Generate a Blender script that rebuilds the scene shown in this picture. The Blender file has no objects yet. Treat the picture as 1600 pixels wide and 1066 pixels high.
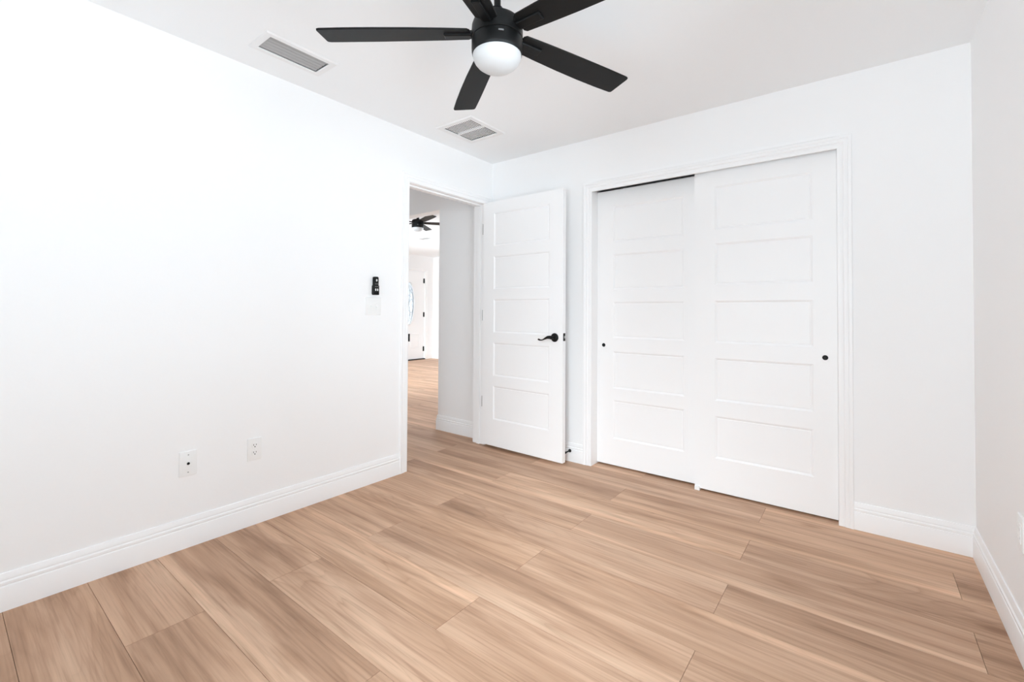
import bpy, bmesh, math, random
from mathutils import Vector, Matrix

random.seed(7)
S = bpy.context.scene
COL = S.collection
PI = math.pi

# ------------------------------------------------------------------ camera
H, W, DEP = 2.4466, 2.998, 3.508            # ceiling height, room width (x), room depth (-y)
CAM = Vector((2.58, -3.0369, 1.144))
yaw, pitch, roll = 0.6593, 0.0167, 0.0058
r0 = Vector((math.cos(yaw), math.sin(yaw), 0)); f0 = Vector((-math.sin(yaw), math.cos(yaw), 0)); u0 = Vector((0, 0, 1))
fw = f0 * math.cos(pitch) + u0 * math.sin(pitch); up = -f0 * math.sin(pitch) + u0 * math.cos(pitch)
rt = r0 * math.cos(roll) + up * math.sin(roll); up2 = -r0 * math.sin(roll) + up * math.cos(roll)
cd = bpy.data.cameras.new('camera'); cam = bpy.data.objects.new('camera', cd); COL.objects.link(cam)
m = Matrix.Identity(4)
for i in range(3):
    m[i][0] = rt[i]; m[i][1] = up2[i]; m[i][2] = -fw[i]; m[i][3] = CAM[i]
cam.matrix_world = m
cd.sensor_width = 36; cd.sensor_fit = 'HORIZONTAL'
cd.lens = 36 * 706.36 / 1600
cd.shift_y = -(533 - 474.94) / 1600
cd.clip_start = 0.02
S.camera = cam

# ------------------------------------------------------------------ world, daylight, exposure
wd = bpy.data.worlds.new('daylight'); S.world = wd; wd.use_nodes = True
bg = wd.node_tree.nodes['Background']
SKY, GROUND, GLOW, POW = 5.0, 7.5, 24.0, 18.0   # overcast sky, pale ground, hazy glow round the hidden sun
GDIR = Vector((.26, -.84, .52)).normalized()
wn, wl = wd.node_tree.nodes, wd.node_tree.links.new
def wmath(op, a, b=None):
    n = wn.new('ShaderNodeMath'); n.operation = op
    for i, v in enumerate((a, b)):
        if v is None: continue
        if isinstance(v, (int, float)): n.inputs[i].default_value = v
        else: wl(v, n.inputs[i])
    return n.outputs[0]
wtc = wn.new('ShaderNodeTexCoord'); wdot = wn.new('ShaderNodeVectorMath'); wdot.operation = 'DOT_PRODUCT'
wdot.inputs[1].default_value = GDIR; wl(wtc.outputs['Generated'], wdot.inputs[0])
wsep = wn.new('ShaderNodeSeparateXYZ'); wl(wtc.outputs['Generated'], wsep.inputs[0])
hor = wn.new('ShaderNodeMapRange'); hor.inputs['From Min'].default_value = -.08; hor.inputs['From Max'].default_value = .08
hor.inputs['To Min'].default_value = GROUND; hor.inputs['To Max'].default_value = SKY; wl(wsep.outputs['Z'], hor.inputs['Value'])
glow = wmath('MULTIPLY', wmath('POWER', wmath('MAXIMUM', wdot.outputs['Value'], 0.0), POW), GLOW)
up_only = wn.new('ShaderNodeMapRange'); up_only.inputs['From Min'].default_value = 0.0; up_only.inputs['From Max'].default_value = .10; wl(wsep.outputs['Z'], up_only.inputs['Value'])
bg.inputs['Color'].default_value = (0.815, 0.915, 1.0, 1)
wl(wmath('ADD', hor.outputs[0], wmath('MULTIPLY', glow, up_only.outputs[0])), bg.inputs['Strength'])
S.view_settings.view_transform = 'Standard'; S.view_settings.look = 'None'
S.view_settings.gamma = 1.0; S.view_settings.use_curve_mapping = False
S.view_settings.exposure = 0.27
S.cycles.use_denoising = True
S.cycles.max_bounces = 16; S.cycles.diffuse_bounces = 12; S.cycles.glossy_bounces = 6
S.cycles.transparent_max_bounces = 12
S.cycles.caustics_reflective = False; S.cycles.caustics_refractive = False
S.cycles.sample_clamp_indirect = 10

def portal(loc, rot, sx, sy):
    ld = bpy.data.lights.new('daylight_portal', 'AREA'); ld.shape = 'RECTANGLE'; ld.size = sx; ld.size_y = sy
    ld.cycles.is_portal = True
    o = bpy.data.objects.new('daylight_portal', ld); o.location = loc; o.rotation_euler = rot; COL.objects.link(o)

# openings:  (u0, u1, z0, z1)
WR = (-3.30, -1.36, 0.50, 2.15)       # bedroom window, right wall (y range)
WF = (1.55, 2.80, 0.25, 2.15)         # unseen window added behind the camera for fill light (x range)
WH = (-1.02, -.50, 1.15, 1.62)         # small unseen window added to brighten the hall wall (x range)
WN = (-4.6, -.6, 0.35, 2.2)         # living room window, far side (x range)
WS = (-5.2, -1.6, 0.35, 2.2)         # living room window, near side (x range)
portal((W + .10, (WR[0]+WR[1])/2, (WR[2]+WR[3])/2), (0, PI/2, 0), WR[3]-WR[2], WR[1]-WR[0])
portal(((WF[0]+WF[1])/2, -DEP-.09, (WF[2]+WF[3])/2), (PI/2, 0, 0), WF[1]-WF[0], WF[3]-WF[2])
portal(((WH[0]+WH[1])/2, -2.47, (WH[2]+WH[3])/2), (PI/2, 0, 0), WH[1]-WH[0], WH[3]-WH[2])
portal(((WN[0]+WN[1])/2, 4.445+.10, (WN[2]+WN[3])/2), (-PI/2, 0, 0), WN[1]-WN[0], WN[3]-WN[2])
portal(((WS[0]+WS[1])/2, 0.02, (WS[2]+WS[3])/2), (PI/2, 0, 0), WS[1]-WS[0], WS[3]-WS[2])

# ------------------------------------------------------------------ materials
def mat(name, col, rough=.5, metal=0., spec=.5, bump=None):
    M = bpy.data.materials.new(name); M.use_nodes = True
    nt = M.node_tree; b = nt.nodes['Principled BSDF']
    b.inputs['Base Color'].default_value = (*col, 1); b.inputs['Roughness'].default_value = rough
    b.inputs['Metallic'].default_value = metal; b.inputs['Specular IOR Level'].default_value = spec
    if bump:
        scale, strength, stretch = bump
        tc = nt.nodes.new('ShaderNodeTexCoord'); mp = nt.nodes.new('ShaderNodeMapping'); n = nt.nodes.new('ShaderNodeTexNoise')
        bp = nt.nodes.new('ShaderNodeBump')
        mp.inputs['Scale'].default_value = stretch
        n.inputs['Scale'].default_value = scale; n.inputs['Detail'].default_value = 3
        bp.inputs['Strength'].default_value = strength; bp.inputs['Distance'].default_value = .002
        L = nt.links.new
        L(tc.outputs['Object'], mp.inputs['Vector']); L(mp.outputs['Vector'], n.inputs['Vector'])
        L(n.outputs['Fac'], bp.inputs['Height']); L(bp.outputs['Normal'], b.inputs['Normal'])
    return M

M_WALL = mat('wall_paint', (.92, .92, .92), .75, spec=.25, bump=(90, .12, (1, 1, 1)))
M_CEIL = mat('ceiling_paint', (.912, .926, .936), .9, spec=.15, bump=(60, .15, (1, 1, 1)))
M_TRIM = mat('trim_paint', (.93, .93, .93), .38, spec=.45)
M_DOOR = mat('door_paint', (.93, .93, .93), .42, spec=.45, bump=(40, .10, (14, 14, .5)))
M_PLATE = mat('white_plastic', (.88, .88, .87), .3)
M_BLACK = mat('matte_black', (.005, .005, .005), .42, spec=.22)
M_BLADE = mat('black_blade', (.006, .006, .006), .5, spec=.22, bump=(30, .1, (1, 1, 1)))
M_DARK = mat('dark_hole', (.01, .01, .01), .9)
M_DUCT = mat('duct_lining', (.012, .012, .012), .8)
M_VENTBAR = mat('vent_grey', (.42, .42, .42), .5)
M_VENTW = mat('vent_white', (.85, .85, .85), .45)
M_NICKEL = mat('satin_metal', (.45, .45, .45), .35, metal=.9)
M_KEY = mat('remote_key_white', (.8, .8, .8), .4)
M_KEYG = mat('remote_key_grey', (.16, .16, .16), .4)
M_LEAD = mat('lead_came', (.10, .10, .10), .5)
M_SUB = mat('joint_brown', (.09, .055, .038), .9)
M_FRAME = mat('window_vinyl', (.86, .86, .86), .4)

def opal():
    M = mat('opal_glass', (.60, .60, .60), .35, spec=.4); b = M.node_tree.nodes['Principled BSDF']
    b.inputs['Subsurface Weight'].default_value = .15; b.inputs['Subsurface Radius'].default_value = (.03, .03, .03)
    return M
M_OPAL = opal()

def pane_mat(name, tint, bumpy=False):
    M = bpy.data.materials.new(name); M.use_nodes = True; nt = M.node_tree; nt.nodes.clear()
    out = nt.nodes.new('ShaderNodeOutputMaterial'); mix = nt.nodes.new('ShaderNodeMixShader')
    tr = nt.nodes.new('ShaderNodeBsdfTransparent'); gl = nt.nodes.new('ShaderNodeBsdfGlossy'); fr = nt.nodes.new('ShaderNodeFresnel')
    tr.inputs['Color'].default_value = (*tint, 1); gl.inputs['Roughness'].default_value = .03; fr.inputs['IOR'].default_value = 1.45
    L = nt.links.new
    if bumpy:
        n = nt.nodes.new('ShaderNodeTexVoronoi'); n.inputs['Scale'].default_value = 22
        tc = nt.nodes.new('ShaderNodeTexCoord'); cr = nt.nodes.new('ShaderNodeValToRGB')
        cr.color_ramp.elements[0].color = (.34, .345, .36, 1); cr.color_ramp.elements[1].color = (.46, .46, .46, 1)
        cr.color_ramp.elements[0].position = .1; cr.color_ramp.elements[1].position = .45
        L(tc.outputs['Object'], n.inputs['Vector']); L(n.outputs['Distance'], cr.inputs['Fac']); L(cr.outputs['Color'], tr.inputs['Color'])
    L(fr.outputs['Fac'], mix.inputs['Fac']); L(tr.outputs['BSDF'], mix.inputs[1]); L(gl.outputs['BSDF'], mix.inputs[2])
    L(mix.outputs['Shader'], out.inputs['Surface'])
    return M
M_PANE = pane_mat('clear_pane', (.96, .97, .97))
M_LEADED = pane_mat('leaded_pane', (.2, .2, .21), True)

def wood():
    M = bpy.data.materials.new('oak_planks'); M.use_nodes = True; nt = M.node_tree; N = nt.nodes; L = nt.links.new
    b = N['Principled BSDF']
    def nd(t, **k):
        n = N.new(t)
        for a, v in k.items():
            if hasattr(n, a): setattr(n, a, v)
            else: n.inputs[a].default_value = v
        return n
    at = nd('ShaderNodeAttribute', attribute_name='plank')       # r, g, b: three random numbers per plank
    sep = nd('ShaderNodeSeparateColor'); L(at.outputs['Color'], sep.inputs['Color'])
    tc = nd('ShaderNodeTexCoord')
    def mth(op, a, bb=None, c=None):
        n = nd('ShaderNodeMath', operation=op)
        for i, v in enumerate((a, bb, c)):
            if v is None: continue
            if isinstance(v, (int, float)): n.inputs[i].default_value = v
            else: L(v, n.inputs[i])
        return n.outputs[0]
    off = nd('ShaderNodeCombineXYZ')
    L(mth('MULTIPLY', sep.outputs[0], 57.), off.inputs['X']); L(mth('MULTIPLY', sep.outputs[1], 31.), off.inputs['Y']); L(mth('MULTIPLY', sep.outputs[2], 17.), off.inputs['Z'])
    add = nd('ShaderNodeVectorMath', operation='ADD'); L(tc.outputs['Object'], add.inputs[0]); L(off.outputs[0], add.inputs[1])
    def mapped(sx, sy):
        mp = nd('ShaderNodeMapping'); mp.inputs['Scale'].default_value = (sx, sy, 1); L(add.outputs[0], mp.inputs['Vector']); return mp.outputs[0]
    def noise(vec, scale, detail, rough=.5, dist=0.):
        n = nd('ShaderNodeTexNoise'); n.inputs['Scale'].default_value = scale; n.inputs['Detail'].default_value = detail
        n.inputs['Roughness'].default_value = rough; n.inputs['Distortion'].default_value = dist; L(vec, n.inputs['Vector']); return n.outputs['Fac']
    def ramp(fac, stops):
        r = nd('ShaderNodeValToRGB'); e = r.color_ramp.elements
        while len(e) < len(stops): e.new(.5)
        for x, (p, c) in zip(e, stops): x.position = p; x.color = c if len(c) == 4 else (*c, 1)
        L(fac, r.inputs['Fac']); return r.outputs['Color']
    def mixc(mode, fac, a, c):
        n = nd('ShaderNodeMix', data_type='RGBA', blend_type=mode)
        if isinstance(fac, (int, float)): n.inputs['Factor'].default_value = fac
        else: L(fac, n.inputs['Factor'])
        for sock, v in ((n.inputs['A'], a), (n.inputs['B'], c)):
            if isinstance(v, tuple): sock.default_value = (*v, 1)
            else: L(v, sock)
        return n.outputs['Result']
    sock = lambda n, k: n
    # broad streaks along the board
    broad = noise(mapped(.55, 5.0), 1.6, 3, .5, .6)
    col = ramp(broad, [(.26, (.405, .240, .152)), (.44, (.550, .345, .226)), (.58, (.635, .412, .280)), (.76, (.745, .518, .366))])
    # cathedral figure: contour lines of a stretched, warped noise field
    field = noise(mapped(.42, 2.6), 1.5, 2, .45, .9)
    rings = mth('FRACT', mth('MULTIPLY', field, 13.), 0.)
    ringc = ramp(rings, [(0., (.70, .66, .62)), (.16, (.90, .88, .86)), (.5, (1, 1, 1)), (.9, (1, 1, 1)), (1., (.86, .83, .80))])
    rm = nd('ShaderNodeMapRange'); rm.inputs['From Min'].default_value = .42; rm.inputs['From Max'].default_value = .62; L(noise(mapped(.5, 1.7), 1.1, 2), rm.inputs['Value'])
    col = mixc('MULTIPLY', mth('MULTIPLY', rm.outputs[0], .55), col, ringc)
    # fine pores
    fine = noise(mapped(2.2, 95.), 1.0, 4, .65)
    col = mixc('MULTIPLY', 1., col, ramp(fine, [(.28, (.76, .72, .69)), (.48, (.97, .965, .96)), (.72, (1.06, 1.06, 1.06))]))
    mid = noise(mapped(.9, 24.), 1.0, 3, .6, .3)
    col = mixc('MULTIPLY', .8, col, ramp(mid, [(.28, (.68, .63, .60)), (.45, (.94, .93, .92)), (.58, (1., 1., 1.)), (.75, (1.07, 1.07, 1.07))]))
    # knots
    vo = nd('ShaderNodeTexVoronoi'); vo.inputs['Scale'].default_value = 1.0; vo.inputs['Randomness'].default_value = 1.0
    L(mapped(1.25, 3.4), vo.inputs['Vector'])
    wob = mth('ADD', vo.outputs['Distance'], mth('MULTIPLY', noise(mapped(9, 30), 1.0, 2), .09))
    kn = ramp(wob, [(.0, (.34, .25, .19)), (.085, (.52, .42, .35)), (.13, (.86, .82, .78)), (.20, (1, 1, 1))])
    # only some of the cells carry a knot
    ksel = mth('GREATER_THAN', vo.outputs['Color'], .38)
    col = mixc('MULTIPLY', mth('MULTIPLY', ksel, .75), col, kn)
    # spindle-shaped darker flecks along the heart of a board
    fleck = noise(mapped(2.4, 27.), 1.0, 3, .6, .2)
    heart = nd('ShaderNodeMapRange'); heart.inputs['From Min'].default_value = .44; heart.inputs['From Max'].default_value = .60; L(noise(mapped(.8, 4.2), 1.3, 2), heart.inputs['Value'])
    col = mixc('MULTIPLY', heart.outputs[0], col, ramp(fleck, [(.34, (1.03, 1.03, 1.03)), (.50, (.97, .965, .96)), (.64, (.82, .785, .76)), (.78, (.66, .60, .56))]))
    # pale sapwood band along one edge of some boards
    ac = nd('ShaderNodeAttribute', attribute_name='across'); asep = nd('ShaderNodeSeparateColor'); L(ac.outputs['Color'], asep.inputs['Color'])
    edge = mth('ADD', mth('MULTIPLY', mth('GREATER_THAN', sep.outputs[0], .5), .80), .09)
    wv = mth('MULTIPLY', mth('SUBTRACT', noise(mapped(.7, .4), 1.3, 2), .5), .22)
    dist = mth('ABSOLUTE', mth('SUBTRACT', mth('ADD', asep.outputs[0], wv), edge))
    band = nd('ShaderNodeMapRange'); band.inputs['From Min'].default_value = .13; band.inputs['From Max'].default_value = .04; L(dist, band.inputs['Value'])
    has = mth('GREATER_THAN', sep.outputs[2], .35)
    col = mixc('MULTIPLY', mth('MULTIPLY', band.outputs[0], has), col, (1.17, 1.19, 1.20))
    # board to board tone
    tone = ramp(sep.outputs[1], [(0., (.91, .895, .885)), (.5, (1, 1, 1)), (1., (1.06, 1.05, 1.03))])
    col = mixc('MULTIPLY', 1., col, tone)
    L(col, b.inputs['Base Color'])
    rr = nd('ShaderNodeMapRange'); rr.inputs['To Min'].default_value = .42; rr.inputs['To Max'].default_value = .54; L(fine, rr.inputs['Value']); L(rr.outputs[0], b.inputs['Roughness'])
    b.inputs['Specular IOR Level'].default_value = .28
    bp = nd('ShaderNodeBump'); bp.inputs['Strength'].default_value = .12; bp.inputs['Distance'].default_value = .001
    L(fine, bp.inputs['Height']); L(bp.outputs['Normal'], b.inputs['Normal'])
    return M
M_WOOD = wood()

# ------------------------------------------------------------------ mesh helpers
class MB:
    """collects shapes; build() links them as ONE mesh object"""
    def __init__(s, xf=None): s.bm = bmesh.new(); s.xf = xf
    def v(s, co):
        co = Vector(co)
        return s.bm.verts.new(s.xf(co) if s.xf else co)
    def face(s, vs):
        try: return s.bm.faces.new(vs)
        except ValueError: return None
    def box(s, a, b, mi=0):
        x0, x1 = sorted((a[0], b[0])); y0, y1 = sorted((a[1], b[1])); z0, z1 = sorted((a[2], b[2]))
        V = [s.v(c) for c in ((x0,y0,z0),(x1,y0,z0),(x1,y1,z0),(x0,y1,z0),(x0,y0,z1),(x1,y0,z1),(x1,y1,z1),(x0,y1,z1))]
        for q in ((0,3,2,1),(4,5,6,7),(0,1,5,4),(1,2,6,5),(2,3,7,6),(3,0,4,7)):
            f = s.face([V[i] for i in q])
            if f: f.material_index = mi
    def loft(s, rings, closed=True, cap=True):
        R = [[s.v(c) for c in r] for r in rings]; n = len(R[0])
        for a, b in zip(R, R[1:]):
            for i in range(n if closed else n - 1):
                j = (i + 1) % n; s.face([a[i], a[j], b[j], b[i]])
        if cap: s.face(R[0][::-1]); s.face(R[-1])
        return R
    def lathe(s, prof, seg=48, axis='z', c=(0, 0, 0)):
        """profile of (radius, height) round an axis"""
        rings = []
        for r, h in prof:
            ring = []
            for k in range(seg):
                a = 2 * PI * k / seg; x, y = r * math.cos(a), r * math.sin(a)
                p = {'z': (x, y, h), 'y': (x, h, y), 'x': (h, x, y)}[axis]
                ring.append((c[0] + p[0], c[1] + p[1], c[2] + p[2]))
            rings.append(ring)
        s.loft(rings)
    def plate(s, outline, d0, d1, bev=0.):
        """(u, v) outline raised from w=d0 to d1 with a chamfer; local axes are (u, v, w)"""
        n = len(outline); cu = sum(p[0] for p in outline) / n; cv = sum(p[1] for p in outline) / n
        us = max(abs(p[0] - cu) for p in outline); vs = max(abs(p[1] - cv) for p in outline)
        def shr(e): return [(cu + (p[0] - cu) * (1 - e / us), cv + (p[1] - cv) * (1 - e / vs)) for p in outline]
        rings = [[(p[0], p[1], d0) for p in outline]]
        if bev:
            rings.append([(p[0], p[1], d1 - bev) for p in outline])
            rings.append([(p[0], p[1], d1 - bev * .3) for p in shr(bev * .4)])
            rings.append([(p[0], p[1], d1) for p in shr(bev * 1.2)])
        else: rings.append([(p[0], p[1], d1) for p in outline])
        s.loft(rings)
    def tube(s, pts, rad, seg=12):
        """swept tube; rad is a number or a list of (a, b) half axes"""
        P = [Vector(p) for p in pts]; rings = []
        side = None
        for i, p in enumerate(P):
            t = (P[min(i + 1, len(P) - 1)] - P[max(i - 1, 0)]).normalized()
            if side is None:
                ref = Vector((0, 0, 1)) if abs(t.z) < .9 else Vector((1, 0, 0))
                side = t.cross(ref).normalized()
            side = (side - t * side.dot(t)).normalized(); nn = t.cross(side)
            a, b = (rad, rad) if isinstance(rad, (int, float)) else rad[i]
            rings.append([p + side * a * math.cos(2*PI*k/seg) + nn * b * math.sin(2*PI*k/seg) for k in range(seg)])
        s.loft(rings)
    def grid(s, us, vs, solid, w0, w1):
        """plate cut by a grid: cell (i, j) is there when solid(i, j); axes (u, v, w)"""
        nu, nv = len(us) - 1, len(vs) - 1
        ok = lambda i, j: 0 <= i < nu and 0 <= j < nv and solid(i, j)
        vd = {}
        def g(i, j, w):
            if (i, j, w) not in vd: vd[(i, j, w)] = s.v((us[i], vs[j], w))
            return vd[(i, j, w)]
        for i in range(nu):
            for j in range(nv):
                if not ok(i, j): continue
                s.face([g(i,j,w1), g(i+1,j,w1), g(i+1,j+1,w1), g(i,j+1,w1)])
                s.face([g(i,j,w0), g(i,j+1,w0), g(i+1,j+1,w0), g(i+1,j,w0)])
                for di, dj, e in ((-1,0,((i,j),(i,j+1))), (1,0,((i+1,j),(i+1,j+1))), (0,-1,((i,j),(i+1,j))), (0,1,((i,j+1),(i+1,j+1)))):
                    if not ok(i+di, j+dj):
                        (a, b), (c, d) = e
                        s.face([g(a,b,w0), g(c,d,w0), g(c,d,w1), g(a,b,w1)])
    def holes(s, u0, u1, v0, v1, hs, w0, w1):
        us = sorted({u0, u1, *[x for h in hs for x in h[:2]]}); vs = sorted({v0, v1, *[x for h in hs for x in h[2:4]]})
        def solid(i, j):
            cu, cv = (us[i] + us[i+1]) / 2, (vs[j] + vs[j+1]) / 2
            return not any(h[0] < cu < h[1] and h[2] < cv < h[3] for h in hs)
        s.grid(us, vs, solid, w0, w1)
    def build(s, name, mats, parent=None, smooth=False, angle=32, loc=None):
        bmesh.ops.recalc_face_normals(s.bm, faces=s.bm.faces)
        me = bpy.data.meshes.new(name); s.bm.to_mesh(me); s.bm.free()
        for M in (mats if isinstance(mats, (list, tuple)) else [mats]): me.materials.append(M)
        if smooth: me.shade_smooth(); me.set_sharp_from_angle(angle=math.radians(angle))
        o = bpy.data.objects.new(name, me); COL.objects.link(o)
        if loc: o.location = loc
        if parent: o.parent = parent
        return o

def rrect(u0, u1, v0, v1, r, n=5):
    out = []
    for cu, cv, a0 in ((u1-r, v1-r, 0), (u0+r, v1-r, PI/2), (u0+r, v0+r, PI), (u1-r, v0+r, 1.5*PI)):
        for k in range(n + 1):
            a = a0 + PI/2*k/n; out.append((cu + r*math.cos(a), cv + r*math.sin(a)))
    return out
def ellipse(cu, cv, a, b, n=32): return [(cu + a*math.cos(2*PI*k/n), cv + b*math.sin(2*PI*k/n)) for k in range(n)]

def tag(o, label=None, cat=None, group=None, kind=None):
    if label: o['label'] = label
    if cat: o['category'] = cat
    if group: o['group'] = group
    if kind: o['kind'] = kind
    return o
def thing(name, label, cat, loc, rotz=0, group=None, kind=None):
    o = bpy.data.objects.new(name, None); o.empty_display_size = .05; COL.objects.link(o)
    o.location = loc; o.rotation_euler = (0, 0, rotz)
    return tag(o, label, cat, group, kind)
def struct(o, label=None, cat=None): return tag(o, label, cat, None, 'structure')

# axis maps from (u, v, w): u along the wall, v up, w out of the wall
XL = lambda c: Vector((c.z, c.x, c.y))                    # u = y, v = z, w = +x
XB = lambda c: Vector((c.x, -c.z, c.y))                   # u = x, v = z, w = -y
XC = lambda c: Vector((c.x, c.y, -c.z))                   # u = x, v = y, w = -z (ceiling)

# ------------------------------------------------------------------ the shell
C1, C2, CT = .983, 2.473, 2.045           # closet opening
DY0, DY1, DT = -.925, -.100, 2.070        # bedroom doorway (in wall_left)
HX = -.672                                # edge of the wide opening from the hall
LX, LN = -5.65, 4.445                     # living room: far wall x, far side y
FD0, FD1, FDT = 3.275, 4.205, 2.075       # front doorway (y range, height)
V1 = (.229, .363, -2.062, -1.764)         # supply vent slot (x0, x1, y0, y1)
V2 = (.232, .484, -.805, -.522)           # return grille slot
G = .0
mb = MB(XL); mb.holes(-DEP, 0, 0, H, [(DY0-.018, DY1+.018, -1, DT+.018)], -.12, 0); struct(mb.build('wall_left', M_WALL), 'plain white bedroom wall holding the open doorway', 'wall')
mb = MB(XB); mb.holes(-.12, W+.15, 0, H, [(C1-.018, C2+.018, -1, 2.135)], -.12, 0); struct(mb.build('wall_back', M_WALL), 'white bedroom wall around the double closet doors', 'wall')
mb = MB(XB); mb.holes(-1.42, -.12, 0, H, [(-1.30, HX, -1, 2.130)], -.12, 0); struct(mb.build('wall_hall', M_WALL), 'hallway wall with a wide cased-free opening to the living room', 'wall')
mb = MB(XL); mb.holes(-DEP-.12, 0, 0, H, [WR], W, W+.15); struct(mb.build('wall_right', M_WALL), 'white bedroom wall beside the closet, with an outlet low down', 'wall')
mb = MB(XB); mb.holes(0, W, 0, H, [WF], DEP, DEP+.12); struct(mb.build('wall_front', M_WALL), 'bedroom wall behind the viewer with a window added for fill light', 'wall')
mb = MB(); mb.box((-1.42, -2.5, 0), (-1.30, 0, H)); struct(mb.build('wall_hall_side', M_WALL), 'unseen side wall of the hallway', 'wall')
mb = MB(XB); mb.holes(-1.30, -.12, 0, H, [WH], 2.38, 2.50); struct(mb.build('wall_hall_end', M_WALL), 'unseen end wall of the hallway with a small window added for light', 'wall')
mb = MB(); mb.box((C1-.20, .12, 0), (C1-.08, .74, H)); mb.box((C2+.08, .12, 0), (C2+.20, .74, H)); mb.box((C1-.20, .74, 0), (C2+.20, .86, H)); struct(mb.build('wall_closet', M_WALL), 'inside walls of the closet', 'wall')
mb = MB(XL); mb.holes(0, LN+.15, 0, H, [(FD0, FD1, -1, FDT)], LX-.15, LX); struct(mb.build('wall_far', M_WALL), 'living room wall around the white front door', 'wall')
mb = MB(XB); mb.holes(LX, .35, 0, H, [WN], -LN-.15, -LN); struct(mb.build('wall_living_side', M_WALL), 'living room wall meeting the front door wall', 'wall')
mb = MB(XB); mb.holes(LX, -1.42, 0, H, [WS], -.12, 0); struct(mb.build('wall_living_near', M_WALL), 'living room wall beside the hallway', 'wall')
mb = MB(); mb.box((.20, .12, 0), (.35, LN, H)); struct(mb.build('wall_living_end', M_WALL), 'closing wall of the living room', 'wall')

mb = MB(XC)
mb.holes(-1.42, W+.15, -DEP-.12, .12, [V1, V2], -H-.10, -H)
mb.box((LX-.15, .12, -H-.10), (W+.15, LN+.15, -H)); mb.box((LX-.15, 0, -H-.10), (-1.42, .12, -H))
struct(mb.build('ceiling', M_CEIL), 'flat white ceiling', 'ceiling')

# floor: staggered wide planks, one mesh
def build_floor():
    mb = MB(); lay = mb.bm.loops.layers.float_color.new('plank'); lay2 = mb.bm.loops.layers.float_color.new('across'); lay = mb.bm.loops.layers.float_color['plank']
    PIT, LEN, G2 = .2365, 1.5265, .0007
    for k in range(-21, 16):
        y1 = -.010 - PIT*k; y0 = y1 - PIT
        xs = (.6 if k % 2 == 0 else 1.363) - 6*LEN
        yc = (y0 + y1) / 2
        if yc < 0: lo, hi = -1.36, W + .05
        elif yc < .85: lo, hi = LX - .10, C2 + .15
        else: lo, hi = LX - .10, .28
        if y0 > LN + .1 or y1 < -DEP - .08: continue
        for n in range(9):
            a, b = xs + n*LEN, xs + (n+1)*LEN
            a, b = max(a, lo), min(b, hi)
            if b - a < .01: continue
            before = len(mb.bm.faces)
            mb.box((a+G2, y0+G2, -.012), (b-G2, y1-G2, 0))
            c = (random.random(), random.random(), random.random(), 1)
            mb.bm.faces.ensure_lookup_table()
            for f in mb.bm.faces[before:]:
                for l in f.loops:
                    l[lay] = c; t = (l.vert.co.y - y0) / PIT; l[lay2] = (t, t, t, 1)
    mb.box((-1.42, -DEP-.12, -.11), (W+.15, .12, -.008), 1); mb.box((LX-.15, .12, -.11), (C2+.2, .86, -.008), 1)
    mb.box((LX-.15, .86, -.11), (.35, LN+.15, -.008), 1); mb.box((LX-.15, 0, -.11), (-1.42, .12, -.008), 1)
    return mb.build('floor', [M_WOOD, M_SUB])
struct(build_floor(), 'light brown oak plank floor with staggered joints', 'floor')

# baseboards -------------------------------------------------------
BBP = [(0, 0), (.014, 0), (.014, .089), (.0128, .0925), (.0095, .0945), (.0095, .0970), (.0122, .0990), (.0128, .104), (.0122, .1085), (.0085, .1110),
       (.0070, .1130), (.0072, .1155), (.0092, .1175), (.0088, .124), (.0062, .132), (.0055, .138), (.0045, .141), (0, .141)]
def baseboard(name, a, b, out, label, ea=0., eb=0.):
    """runs on the floor from a to b; ea / eb mitre the ends (+ grows with thickness)"""
    a, b, out = Vector((*a, 0)), Vector((*b, 0)), Vector((*out, 0)); d = (b - a).normalized()
    mb = MB()
    mb.loft([[a + out*t + Vector((0, 0, z)) + d*(-ea*t) for t, z in BBP], [b + out*t + Vector((0, 0, z)) + d*(eb*t) for t, z in BBP]])
    return mb
CW = .066
struct(baseboard('baseboard_left', (0, -DEP), (0, DY0-.005-CW), (1, 0), '').build('baseboard_left', M_TRIM, smooth=True), 'white baseboard along the wall with the doorway', 'baseboard')
mb = baseboard('', (0.003, 0), (C1-CW, 0), (0, -1), ''); 
mb2 = [( C2+CW, W)]
mb.loft([[Vector((C2+CW, -t, z)) for t, z in BBP], [Vector((W-t, -t, z)) for t, z in BBP]])
struct(mb.build('baseboard_back', M_TRIM, smooth=True), 'white baseboard either side of the closet', 'baseboard')
struct(baseboard('', (W, 0), (W, -DEP), (-1, 0), '', ea=-1).build('baseboard_right', M_TRIM, smooth=True), 'white baseboard along the wall beside the closet', 'baseboard')
mb = baseboard('', (HX, 0), (-.12-CW, 0), (0, -1), '', ea=1)
mb.loft([[Vector((HX-t, -t, z)) for t, z in BBP], [Vector((HX-t, .12, z)) for t, z in BBP]])
struct(mb.build('baseboard_hall', M_TRIM, smooth=True), 'white baseboard of the hallway wall, wrapping its corner', 'baseboard')
mb = baseboard('', (LX, LN), (-.5, LN), (0, -1), ''); mb.loft([[Vector((LX+t, 0.2, z)) for t, z in BBP], [Vector((LX+t, FD0-.07, z)) for t, z in BBP]])
mb.loft([[Vector((LX+t, FD1+.07, z)) for t, z in BBP], [Vector((LX+t, LN, z)) for t, z in BBP]])
struct(mb.build('baseboard_far', M_TRIM, smooth=True), 'white baseboard of the living room', 'baseboard')

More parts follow.
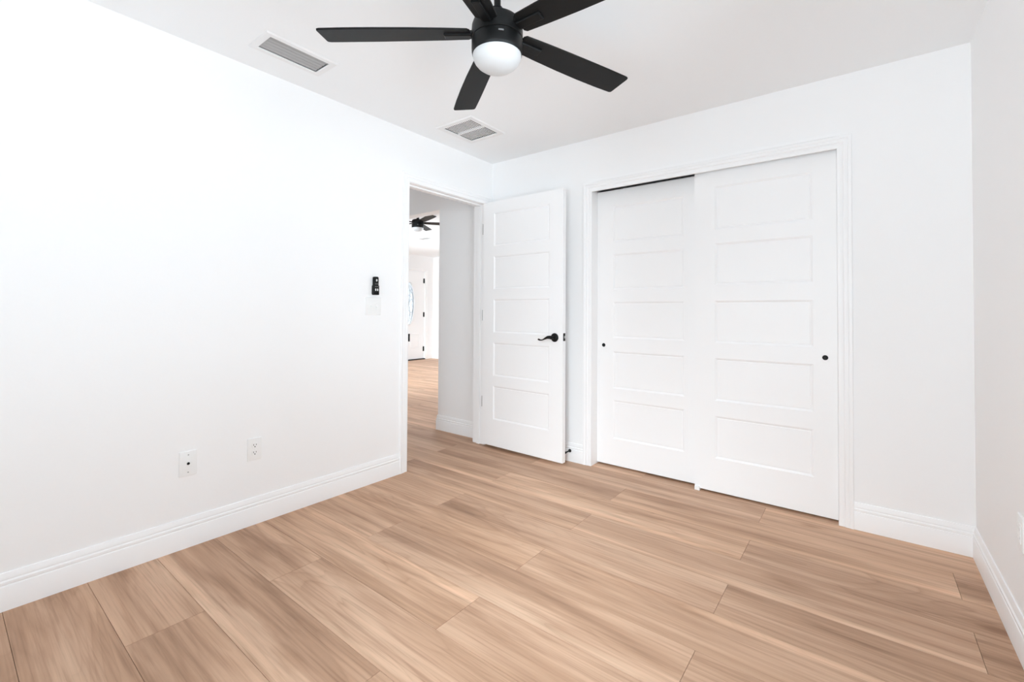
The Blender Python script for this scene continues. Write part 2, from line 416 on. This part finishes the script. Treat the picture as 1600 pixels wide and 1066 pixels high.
# casings ----------------------------------------------------------
CSP = [(0, 0), (0, .0085), (.002, .0105), (.006, .0115), (.024, .0115), (.026, .0105), (.028, .0125), (.031, .0150), (.046, .0155), (.048, .0145), (.050, .0165), (.053, .018), (.064, .018), (.066, .016), (.066, 0)]
def casing(xf, u0, u1, z1, w=0., right=True, sc=1.):
    mb = MB(xf); P = [(a*sc, t) for a, t in CSP]
    rings = [[(u0 - a, 0, w + t) for a, t in P], [(u0 - a, z1 + a, w + t) for a, t in P], [(u1 + a, z1 + a, w + t) for a, t in P]]
    if right: rings.append([(u1 + a, 0, w + t) for a, t in P])
    mb.loft(rings); return mb
struct(casing(XL, DY0-.005, DY1+.005, DT+.002).build('trim_1', M_TRIM, smooth=True), 'white moulded casing round the open bedroom doorway', 'door casing')
struct(casing(XB, C1, C2, CT).build('trim_2', M_TRIM, smooth=True), 'white moulded casing round the sliding closet doors', 'door casing')
XLm = lambda c: Vector((-c.z, c.x, c.y))
struct(casing(XLm, DY0-.005, DY1+.005, DT+.002, .12).build('trim_3', M_TRIM, smooth=True), 'casing of the bedroom doorway on its hallway side', 'door casing')
struct(casing(XL, FD0, FD1, FDT, LX).build('trim_4', M_TRIM, smooth=True), 'white casing round the front door', 'door casing')
# jamb linings with stops
mb = MB()
mb.box((-.12, DY0-.018, 0), (0, DY0, DT)); mb.box((-.12, DY1, 0), (0, DY1+.018, DT)); mb.box((-.12, DY0-.018, DT), (0, DY1+.018, DT+.018))
mb.box((-.075, DY0, 0), (-.040, DY0+.011, DT)); mb.box((-.075, DY1-.011, 0), (-.040, DY1, DT)); mb.box((-.075, DY0+.011, DT-.011), (-.040, DY1-.011, DT))
jm = struct(mb.build('trim_5', M_TRIM), 'white jamb boards and stops lining the open bedroom doorway', 'door jamb')
mb = MB(); mb.box((-.030, DY0-.001, .920), (0, DY0+.0015, .983)); mb.box((-.001, DY0-.002, .924), (.013, DY0+.0065, .979)); tag(mb.build('strike_plate', M_BLACK, jm), 'black strike plate')
mb = MB()
mb.box((C1-.018, 0, 0), (C1, .12, 2.117)); mb.box((C2, 0, 0), (C2+.018, .12, 2.117)); mb.box((C1-.018, 0, 2.117), (C2+.018, .12, 2.135))
struct(mb.build('trim_6', M_TRIM), 'white jamb boards lining the closet opening', 'door jamb')

# ------------------------------------------------------------------ panel doors
def panel_slab(w, h, t, rails, px0, px1, depth=.007, mould=.014):
    """front at y=0, back at y=t; rails = [(z0, z1)] bottom to top"""
    mb = MB(); us = [0, px0, px1, w]; vs = [0]
    for a, b in rails: vs += [a, b]
    vs.append(h)
    for side in (0, 1):
        y = t * side; s = 1 if side == 0 else -1
        vd = {}
        def g(i, j):
            if (i, j) not in vd: vd[(i, j)] = mb.v((us[i], y, vs[j]))
            return vd[(i, j)]
        for i in range(3):
            for j in range(len(vs) - 1):
                if i == 1 and j % 2 == 1:
                    r = [g(i, j), g(i+1, j), g(i+1, j+1), g(i, j+1)]
                    for e, d in ((.0012, .0022), (.004, .0030), (mould*.75, depth), (mould, depth), (mould+.002, depth-.0018)):
                        n = [mb.v((us[i]+e, y+s*d, vs[j]+e)), mb.v((us[i+1]-e, y+s*d, vs[j]+e)), mb.v((us[i+1]-e, y+s*d, vs[j+1]-e)), mb.v((us[i]+e, y+s*d, vs[j+1]-e))]
                        for k in range(4): mb.face([r[k], r[(k+1) % 4], n[(k+1) % 4], n[k]])
                        r = n
                    mb.face(r)
                else: mb.face([g(i, j), g(i+1, j), g(i+1, j+1), g(i, j+1)])
        if side == 0: F = vd
        else: B = vd
    nv = len(vs) - 1
    for i in range(3):
        for j in (0, nv): mb.face([F[(i, j)], F[(i+1, j)], B[(i+1, j)], B[(i, j)]])
    for j in range(nv):
        for i in (0, 3): mb.face([F[(i, j)], F[(i, j+1)], B[(i, j+1)], B[(i, j)]])
    return mb

# open bedroom door (hinged on the far jamb, swung back towards the closet wall)
d1 = thing('door_1', 'white five-panel bedroom door standing open against the closet wall', 'door', (.022, DY1-.003, .025), math.radians(-1.3), kind='structure')
DW, DH, DTK = .806, 2.041, .038
mb = panel_slab(DW, DH, DTK, [(.220, .497), (.582, .857), (.942, 1.219), (1.304, 1.578), (1.666, 1.942)], .122, .684)
sl = mb.build('door_slab', M_DOOR, d1, loc=(0, -DTK, 0))
hc = (.735, -DTK, .925)
hd = MB(); hd.lathe([(.0, -.001), (.033, -.001), (.033, -.004), (.031, -.007), (.026, -.010), (.020, -.012), (.013, -.014), (.012, -.020), (.011, -.040), (.012, -.046), (.012, -.054), (.0, -.056)], 40, 'y')
handle = tag(hd.build('door_handle', M_BLACK, d1, smooth=True, loc=hc), 'black lever handle with round rosette')
lv = MB(); pts = []; rad = []
LEV = [(.004, .002, .013), (-.012, .003, .013), (-.028, .002, .0115), (-.044, -.004, .0085), (-.060, -.012, .0058), (-.074, -.0180, .0045), (-.086, -.0205, .0045), (-.098, -.0205, .0058), (-.108, -.0185, .0068), (-.116, -.0155, .0060)]
for i in range(len(LEV) - 1):
    for q in range(3):
        t = q / 3; x, z, hh = (a + (b - a) * t for a, b in zip(LEV[i], LEV[i+1]))
        pts.append((x, -.048 - .006*math.sin(min(1, -x/.12 if x < 0 else 0)*PI), z)); rad.append((.0058, hh))
lv.tube(pts, rad, 14); lv.lathe([(0, -.0062), (.0050, -.0062), (.0062, -.003), (.0062, .003), (.0050, .0062), (0, .0062)], 16, 'y', pts[-1])
lv.build('lever', M_BLACK, handle, smooth=True, angle=50)
lp = MB(); lp.plate(rrect(-.0135, .0135, -.029, .029, .004), 0, .0015)
# latch plate on the free edge (faces +x)
for vtx in lp.bm.verts: vtx.co = Vector((vtx.co.z, vtx.co.x, vtx.co.y))
lat = tag(lp.build('latch_plate', M_BLACK, d1, loc=(DW, -DTK/2, .930)), 'black latch plate on the door edge')
lb = MB(); lb.loft([[(.001, -.007, -.009), (.001, .007, -.009), (.001, .007, .009), (.001, -.007, .009)], [(.011, -.007, -.008), (.006, .007, -.008), (.006, .007, .008), (.011, -.007, .008)]])
lb.build('latch_bolt', M_NICKEL, lat)
for z in (.355, 1.085, 1.820):
    hb = MB(); hb.lathe([(0, -.045), (.0042, -.045), (.0042, .045), (0, .045)], 16, 'z'); hb.box((-.0015, -.001, -.045), (.003, .012, .045))
    hb.build('hinge', M_NICKEL, d1, smooth=True, loc=(-.005, -DTK+.004, z))

# sliding closet doors
def closet_door(name, label, x0, y, w, px, zs, pull, z0=.012, h=2.045, mark=None):
    d = thing(name, label, 'door', (x0, y, z0), kind='structure')
    mb = panel_slab(w, h, .035, [(a - z0, b - z0) for a, b in zs], px[0]-x0, px[1]-x0); mb.build('door_slab', M_DOOR, d)
    p = MB(); p.lathe([(0, -.0004), (.0085, -.0004), (.0100, -.0008), (.0112, -.0014), (.0128, -.0016), (.0138, -.0006), (.0142, .001)], 32, 'y')
    tag(p.build('finger_pull', M_BLACK, d, smooth=True, loc=(pull[0]-x0, 0, pull[1]-z0)), 'round black finger pull')
    return d
dl = closet_door('door_2', 'closet sliding door behind, beside the open bedroom door', .984, .086, .762, (1.114, 1.630), [(.207, .491), (.578, .851), (.952, 1.219), (1.311, 1.573), (1.667, 1.933)], (1.037, .895), h=2.043)
dr = closet_door('door_3', 'closet sliding door in front, overlapping the other one', 1.714, .030, .757, (1.838, 2.359), [(.222, .488), (.586, .855), (.952, 1.219), (1.319, 1.585), (1.673, 1.949)], (2.415, .896), h=2.046)
mb = MB(); mb.box((C1, .022, 2.075), (C2, .028, 2.117)); mb.box((C1, .028, 2.110), (C2, .116, 2.117)); mb.box((C1, .070, 2.085), (C2, .074, 2.110))
tag(mb.build('closet_track', M_DUCT), 'dark sliding track over the closet doors', 'track')
mb = MB(); mb.box((0, 0, 0), (.030, .013, .022)); mb.box((0, .013, 0), (.030, .10, .004)); mb.box((0, .050, 0), (.030, .056, .011))
tag(mb.build('floor_guide', M_PLATE, loc=(1.716, .015, 0)), 'small white floor guide where the two closet doors overlap', 'door guide')

# front door of the house, seen through the hallway
fd = thing('door_4', 'white front door with an oval leaded window, across the living room', 'door', (LX, FD0, 0), kind='structure')
FW = FD1 - FD0; FX = -.030                       # slab front, behind the wall face
def XF(c): return Vector((c.z, c.x, c.y))        # (u, v, w) -> y, z, x
oc, oa, ob = (FW/2, 1.318), .160, .495
us = [0.004, .185, FW-.185, FW-.004]; vs = [.022, .27, .62, oc[1]-.56, oc[1]+.56, FDT-.004]
mb = MB(XF)
def fsol(i, j): return not (i == 1 and j == 3)
mb.grid(us, vs, fsol, FX-.042, FX)
NN = 64
def rectpt(a):
    c, s = math.cos(a), math.sin(a); hu, hv = (us[2]-us[1])/2, .56
    k = min(hu/abs(c) if abs(c) > 1e-6 else 9, hv/abs(s) if abs(s) > 1e-6 else 9); return (oc[0]+c*k, oc[1]+s*k)
angs = sorted([2*PI*k/NN for k in range(NN)] + [math.atan2(sv*.56, su*(us[2]-us[1])/2) % (2*PI) for su in (1, -1) for sv in (1, -1)])
ri = lambda w, e: [(oc[0]+(oa+e)*math.cos(a), oc[1]+(ob+e)*math.sin(a), w) for a in angs]
mb.loft([[(*rectpt(a), FX-.042) for a in angs], [(*rectpt(a), FX) for a in angs], ri(FX, .0), ri(FX-.042, .0), [(*rectpt(a), FX-.042) for a in angs]], cap=False)
for a, b in ((.13, .43), (.50, .80)):            # two low raised panels
    for (e, w) in ((0, .0),):
        ring = [(a, .27), (b, .27), (b, .60), (a, .60)]
        for o0, o1, w0, w1 in ((0, .008, 0, .006), (.008, .020, .006, .002), (.020, .045, .002, .004)):
            pass
        def rr(o, w): return [(a+o, .27+o, FX+w), (b-o, .27+o, FX+w), (b-o, .60-o, FX+w), (a+o, .60-o, FX+w)]
        mb.loft([rr(0, -.001), rr(.004, .006), rr(.016, .006), rr(.026, .001), rr(.060, .005)])
mb.build('door_slab', M_TRIM, fd)
mb = MB(XF)
mb.loft([ri(FX-.001, .030), ri(FX+.012, .024), ri(FX+.014, .010), ri(FX+.004, -.004), ri(FX-.02, -.004), ri(FX-.02, .004), ri(FX-.001, .030)], cap=False)
fo = mb.build('oval_frame', M_TRIM, fd, smooth=True)
mb = MB(XF); mb.plate([(oc[0]+(oa-.001)*math.cos(a), oc[1]+(ob-.001)*math.sin(a)) for a in angs], FX-.024, FX-.018)
tag(mb.build('oval_pane', M_LEADED, fo), 'bright textured glass')
mb = MB(XF); Wc = FX - .015
def lead(pts, r=.004): mb.tube([(p[0], p[1], Wc) for p in pts], r, 6)
lead([(oc[0]+.82*oa*math.cos(2*PI*k/40), oc[1]+.86*ob*math.sin(2*PI*k/40)) for k in range(41)], .004)
for s in (1, -1):
    lead([(oc[0]+s*.115*math.sin(t*PI)*(.55+.45*math.cos(2*PI*t)), oc[1]-.42+.84*t) for t in [k/24 for k in range(25)]])
    lead([(oc[0]+s*(.02+.11*t), oc[1]+.08*math.sin(3*t)+.02) for t in [k/8 for k in range(9)]])
    lead([(oc[0]+s*(.02+.11*t), oc[1]-.16-.06*math.sin(3*t)) for t in [k/8 for k in range(9)]])
    lead([(oc[0]+s*.13*t, oc[1]+.30-.10*t*t) for t in [k/8 for k in range(9)]])
mb.build('lead_lines', M_LEAD, fo)
for z in (.246, 1.058, 1.859):
    hb = MB(); hb.lathe([(0, -.055), (.010, -.055), (.010, .055), (0, .055)], 12, 'z'); hb.box((-.004, -.028, -.055), (.002, .004, .055))
    tag(hb.build('hinge', M_BLACK, fd, smooth=True, loc=(FX+.006, FW-.010, z)), 'black hinge')
mb = MB(); mb.box((-.12, .0, .0), (.02, FW, .020)); tag(mb.build('threshold', M_BLACK, fd), 'dark threshold')

# windows (outside the frame of the picture, they let the daylight in; rear and hall ones are added)
def window(name, label, xf, r, w0, w1):
    o = thing(name, label, 'window', (0, 0, 0), kind='structure')
    u0, u1, z0, z1 = r; um = (u0+u1)/2; f = .045
    mb = MB(xf); zm = (z0+z1)/2
    mb.holes(u0, u1, z0, z1, [(u0+f, um-f/2, z0+f, zm-f/2), (um+f/2, u1-f, z0+f, zm-f/2), (u0+f, um-f/2, zm+f/2, z1-f), (um+f/2, u1-f, zm+f/2, z1-f)], w0, w1)
    mb.build('window_frame', M_FRAME, o)
    mb = MB(xf); mb.box((u0+f, z0+f, (w0+w1)/2-.002), (u1-f, z1-f, (w0+w1)/2+.002)); mb.build('window_pane', M_PANE, o)
window('window_1', 'daylit window in the wall beside the closet, out of view', XL, WR, W+.09, W+.13)
window('added_window_2', 'unseen window added behind the viewer for fill light', XB, WF, DEP+.08, DEP+.11)
window('window_3', 'wide living room window out of view', XB, WN, -LN-.13, -LN-.09)
window('added_window_5', 'small window added at the unseen end of the hallway to brighten it', XB, WH, 2.40, 2.44)
window('window_4', 'living room window on the near side, out of view', XB, WS, -.05, -.01)

# ------------------------------------------------------------------ ceiling fans
def blade_outline():
    """(r, s): r along the blade, s across"""
    R0, R1 = .100, .662
    lead_ = [(R0, .043), (.20, .050), (.32, .056), (.45, .0595), (.56, .0595), (R1-.012, .0570)]
    trail = [(R1-.012, -.0570), (.56, -.0570), (.45, -.0555), (.32, -.0525), (.20, -.0485), (R0, -.043)]
    tip = [(R1-.003, .054), (R1, .047), (R1, -.047), (R1-.003, -.054)]
    return [(R0-.0, -.034)] + [(R0, .034)] + [(R0+.010, .0435)] + lead_[1:] + tip + trail[:-1] + [(R0+.010, -.0435)]
def make_fan(loc, label, phi, sc=1., drop=.2666, group=None):
    t = thing('ceiling_fan', label, 'ceiling fan', loc, group=group)
    z = lambda v: v * sc
    def lz(name, prof, M, lab=None, parent=t):
        mb = MB(); mb.lathe([(r*sc, h*sc) for r, h in prof], 64); o = mb.build(name, M, parent, smooth=True, angle=40)
        if lab: tag(o, lab)
        return o
    mh = lz('motor_housing', [(0, .056), (.030, .056), (.060, .053), (.080, .046), (.0905, .036), (.0945, .024), (.0955, .008), (.0955, -.0225), (.0925, -.025), (0, -.025)], M_BLACK)
    lh = lz('light_housing', [(0, -.025), (.0925, -.025), (.0945, -.0275), (.0952, -.031), (.0952, -.058), (.0945, -.072), (.0925, -.081), (.0905, -.083), (.086, -.080), (.084, -.07), (0, -.07)], M_BLACK)
    lz('light_dome', [(0, -.072), (.0865, -.072), (.0900, -.080), (.0905, -.086), (.0885, -.096), (.0830, -.1075), (.0735, -.119), (.0600, -.129), (.0430, -.1365), (.0230, -.1412), (.0080, -.1425), (0, -.1425)], M_OPAL, 'round white opal glass dome, unlit')
    lz('downrod', [(0, drop/sc-.03), (.0125, drop/sc-.03), (.0125, .06), (0, .05)], M_BLACK)
    lz('coupling', [(0, .100), (.0165, .100), (.021, .094), (.0215, .065), (.026, .057), (0, .055)], M_BLACK)
    lz('canopy', [(0, drop/sc), (.068, drop/sc), (.068, drop/sc-.020), (.062, drop/sc-.038), (.045, drop/sc-.050), (.022, drop/sc-.056), (0, drop/sc-.056)], M_BLACK)
    dots = MB()
    for a in (-46, -43.2, -41.4, -38):
        aa = math.radians(a); c = Vector((math.cos(aa), math.sin(aa), 0)) * .0950 * sc
        dots.lathe([(0, -.0035*sc), (.0025*sc, -.0025*sc), (.0035*sc, 0), (.0025*sc, .0025*sc), (0, .0035*sc)], 10, 'z', (c.x, c.y, -.042*sc))
    tag(dots.build('indicator_buttons', M_KEYG, lh, smooth=True), 'small grey buttons on the rim')
    tl = math.radians(-10.3)
    for k in range(5):
        a = phi + k*2*PI/5
        def xf(c, a=a):       # (r, s, w): along, across, up - the blade is pitched about its own axis
            r, s, w = c * sc
            s2 = s*math.cos(tl) - w*math.sin(tl); w2 = s*math.sin(tl) + w*math.cos(tl)
            return Vector((r*math.cos(a) - s2*math.sin(a), r*math.sin(a) + s2*math.cos(a), w2))
        mb = MB(xf); O = blade_outline()
        sh = lambda e: [(r + (-e if r > .64 else e if r < .105 else 0), s*(1 - e/.057)) for r, s in O]
        mb.loft([[(r, s, -.0035) for r, s in sh(.0015)], [(r, s, -.002) for r, s in O], [(r, s, .002) for r, s in O], [(r, s, .0035) for r, s in sh(.0015)]])
        bl = mb.build('blade', M_BLADE, t)
        mb = MB(xf)
        def rb(o, w): return [(.098, -.017+o, w), (.198-o, -.017+o, w), (.198-o, .017-o, w), (.098, .017-o, w)]
        mb.loft([rb(0, -.003), rb(0, -.009), rb(.003, -.012)])
        mb.box((.070, -.024, -.004), (.112, .024, .004))
        mb.build('blade_bracket', M_BLACK, bl)
    return t
make_fan((1.5085, -1.7539, 2.180), 'large black five-blade ceiling fan with white dome, in the middle of the bedroom', math.radians(72.47))
make_fan((-1.996, .852, 2.292), 'small black ceiling fan seen through the doorway in the living room', math.radians(51), .82, H-2.292)

# ------------------------------------------------------------------ vents
def duct(mb_xf, r, depth=.10):
    mb = MB(mb_xf); x0, x1, y0, y1 = r; t = .002
    mb.box((x0, y0, -H-depth), (x1, y1, -H-depth+t))
    for a, b in (((x0, y0), (x0+t, y1)), ((x1-t, y0), (x1, y1)), ((x0, y0), (x1, y0+t)), ((x0, y1-t), (x1, y1))):
        mb.box((*a, -H-depth), (*b, -H-.004))
    return mb
def flange(r, fl, name, M, parent, thick=.006, w0=0.0):
    mb = MB(XC); x0, x1, y0, y1 = r
    def rg(o, w): return [(x0-o, y0-o, w-H), (x1+o, y0-o, w-H), (x1+o, y1+o, w-H), (x0-o, y1+o, w-H)]
    mb.loft([rg(fl, w0), rg(fl, .001+w0), rg(fl-.006, thick+w0), rg(.004, thick+w0), rg(0, thick-.003+w0), rg(0, -.012+w0), rg(.001, w0), rg(fl, w0)], cap=False)
    return mb.build(name, M, parent)
v = thing('supply_vent', 'long ceiling vent with grey bars above the blank wall', 'air vent', (0, 0, 0))
flange(V1, .034, 'vent_frame', M_VENTW, v)
duct(XC, V1).build('duct_box', M_DUCT, v)
x0, x1, y0, y1 = V1
for k in range(5):
    c = x0 + (x1-x0)*(k+.5)/5
    mb = MB(); zc = H + .004
    prof = [(-.0085, -.0035), (-.002, -.0005), (.0085, .0010), (.0085, .0022), (-.002, .0008), (-.0085, -.0020)]   # bent louvre
    mb.loft([[(c+dx, y, zc+dz) for dx, dz in prof] for y in (y0+.002, y1-.002)])
    mb.build('vent_bar', M_VENTBAR, v)
v = thing('return_grille', 'square white ceiling grille near the doorway corner', 'air vent', (0, 0, 0))
flange(V2, .044, 'vent_frame', M_VENTW, v)
duct(XC, V2).build('duct_box', M_DUCT, v)
x0, x1, y0, y1 = V2; ym = (y0+y1)/2
mb = MB(); mb.box((x0, ym-.006, H-.004), (x1, ym+.006, H+.010)); mb.build('centre_bar', M_VENTW, v)
for (a, b) in ((y0+.001, ym-.006), (ym+.006, y1-.001)):
    for k in range(15):
        c = x0 + (x1-x0)*(k+.5)/15
        mb = MB(); th = math.radians(-12); hw = .0029; dx, dz = math.cos(th)*hw, math.sin(th)*hw; zc = H + .003
        mb.loft([[(c-dx, y, zc+dz), (c+dx, y, zc-dz), (c+dx+.0006, y, zc-dz+.0008), (c-dx+.0006, y, zc+dz+.0008)] for y in (a, b)])
        mb.build('vent_slat', M_VENTW, v)
v = thing('living_vent', 'small white ceiling vent in the living room beyond the fan', 'air vent', (-3.62, 2.40, 0))
def fl2():
    mb = MB(lambda c: Vector((c.x, c.y, H - c.z)))
    for a in range(5): mb.box((-.12, -.055+a*.025, 0), (.12, -.042+a*.025, .006))
    return mb
fl2().build('vent_slat', M_VENTBAR, v)
mb = MB(lambda c: Vector((c.x, c.y, H - c.z))); mb.holes(-.15, .15, -.085, .085, [(-.12, .12, -.058, .06)], 0, .008); mb.build('vent_frame', M_VENTW, v)

# ------------------------------------------------------------------ wall plates, remote
def wall_thing(name, label, cat, wall, u, z, group=None):
    loc, rz = {'L': ((0, u, z), 0), 'R': ((W, u, z), PI)}[wall]
    return thing(name, label, cat, loc, rz, group)
XP = lambda c: Vector((c.z, c.x, c.y))            # plate axes: u = local y, v = z, w = local x
def screw(mb, u, v_, w): mb.plate(ellipse(u, v_, .0032, .0032, 14), w, w+.0012, .0005)
def duplex(label, wall, u, z, grp):
    t = wall_thing('power_outlet', label, 'outlet', wall, u, z, grp)
    mb = MB(XP); mb.plate(rrect(-.036, .036, -.059, .059, .004), 0, .006, .0025); mb.build('wall_plate', M_PLATE, t, smooth=True)
    for s in (1, -1):
        mb = MB(XP); O = [(.0165*math.cos(a), max(-.0125, min(.0125, .0165*math.sin(a)))) for a in [2*PI*k/40 for k in range(40)]]
        mb.plate([(x, y + s*.0195) for x, y in O], .005, .0078, .0006); so = mb.build('socket', M_PLATE, t)
        mb = MB(XP)
        mb.box((-.0078, s*.0195+.000, .0077), (-.0054, s*.0195+.0085, .0082)); mb.box((.0054, s*.0195+.001, .0077), (.0076, s*.0195+.008, .0082))
        mb.plate(ellipse(0, s*.0195-.0062, .0028, .0030, 14), .0077, .0082)
        tag(mb.build('slots', M_DARK, so), 'dark plug slots')
    mb = MB(XP); screw(mb, 0, 0, .0055); mb.build('screw', M_PLATE, t)
duplex('white double power outlet on the blank wall, nearer the doorway', 'L', -1.955, .399, None)
t = wall_thing('blank_plate', 'white wall plate low on the wall beside the closet, cut by the picture edge', 'wall plate', 'R', -.786, .412)
mb = MB(XP); mb.plate(rrect(-.036, .036, -.059, .059, .006), 0, .006, .0025); mb.build('wall_plate', M_PLATE, t, smooth=True)
mb = MB(XP); mb.plate(rrect(-.0165, .0165, -.033, .033, .002), .005, .0075, .0008)
for q in range(4): mb.box((-.012, -.024+q*.014, .0070), (.012, -.018+q*.014, .0082))
mb.build('plate_insert', M_PLATE, t)
t = wall_thing('cable_outlet', 'white blank wall plate with a black cable jack, left of the power outlet', 'wall plate', 'L', -2.257, .401)
mb = MB(XP); mb.plate(rrect(-.037, .037, -.060, .060, .004), 0, .006, .0025); mb.build('wall_plate', M_PLATE, t, smooth=True)
mb = MB(XP); mb.plate(ellipse(0, 0, .0062, .0062, 20), .005, .0095, .0008); tag(mb.build('cable_jack', M_BLACK, t, smooth=True), 'black round jack')
for s in (1, -1):
    mb = MB(XP); screw(mb, 0, s*.0415, .0055); mb.build('screw', M_VENTBAR, t)
t = wall_thing('light_switch', 'white double toggle light switch below the remote control', 'light switch', 'L', -1.221, 1.174)
mb = MB(XP); mb.plate(rrect(-.059, .059, -.059, .059, .004), 0, .006, .0025); mb.build('wall_plate', M_PLATE, t, smooth=True)
for u in (-.023, .023):
    mb = MB(XP); mb.plate(rrect(u-.0053, u+.0053, -.0125, .0125, .001, 2), .0055, .0068); sw = mb.build('toggle_slot', M_PLATE, t)
    mb = MB(XP); mb.loft([[(u-.0042, -.006, .006), (u+.0042, -.006, .006), (u+.0042, .005, .006), (u-.0042, .005, .006)], [(u-.0032, -.013, .019), (u+.0032, -.013, .019), (u+.0032, -.006, .020), (u-.0032, -.006, .020)]])
    mb.build('toggle', M_PLATE, sw)
    for s in (1, -1):
        mb = MB(XP); screw(mb, u, s*.030, .0055); mb.build('screw', M_PLATE, t)
# remote in its wall holder
t = wall_thing('remote_holder', 'black wall holder cradling the fan remote', 'remote holder', 'L', -1.212, 1.249)
mb = MB(XP); mb.plate(rrect(-.0205, .0205, 0, .064, .007), 0, .004, .001); mb.box((-.0205, .004, .003), (-.0180, .062, .024)); mb.box((.0180, .004, .003), (.0205, .062, .024))
mb.plate(rrect(-.0195, .0195, 0.0, .006, .002), 0.003, .026, .001)
mb.build('cradle', M_BLACK, t)
t = wall_thing('remote_control', 'black fan remote with white keys, hanging above the light switch', 'remote control', 'L', -1.212, 1.256)
mb = MB(XP); mb.plate(rrect(-.0175, .0175, 0, .114, .009), .0045, .0255, .004); rb = mb.build('remote_body', M_BLACK, t, smooth=True, angle=45)
mb = MB(XP); mb.plate(ellipse(0, .090, .0055, .0085, 20), .025, .027, .0008); tag(mb.build('power_key', M_KEY, rb), 'pale power key')
for vv in (.066, .048):
    for u in (-.010, -.0035, .003, .0095):
        mb = MB(XP); mb.plate(ellipse(u, vv, .0024, .0034, 12), .025, .0266, .0006); tag(mb.build('small_key', M_KEYG, rb), 'small grey key')
for u in (-.0075, .0075):
    mb = MB(XP); mb.plate(ellipse(u, .027, .0046, .0085, 20), .025, .027, .0008); tag(mb.build('light_key', M_KEY, rb), 'oval white key')

# door stop on the baseboard
t = thing('door_stop', 'short black door stop on the baseboard behind the open door', 'door stop', (.806, -.014, .082))
mb = MB(); mb.lathe([(0, .001), (.0125, .001), (.0125, -.004), (.010, -.007), (.006, -.009), (.0045, -.012), (.0045, -.060), (0, -.060)], 24, 'y'); mb.build('stop_rod', M_BLACK, t, smooth=True)
mb = MB(); mb.lathe([(0, -.058), (.007, -.058), (.008, -.061), (.008, -.070), (.006, -.073), (0, -.073)], 24, 'y'); mb.build('stop_tip', M_BLACK, t, smooth=True)
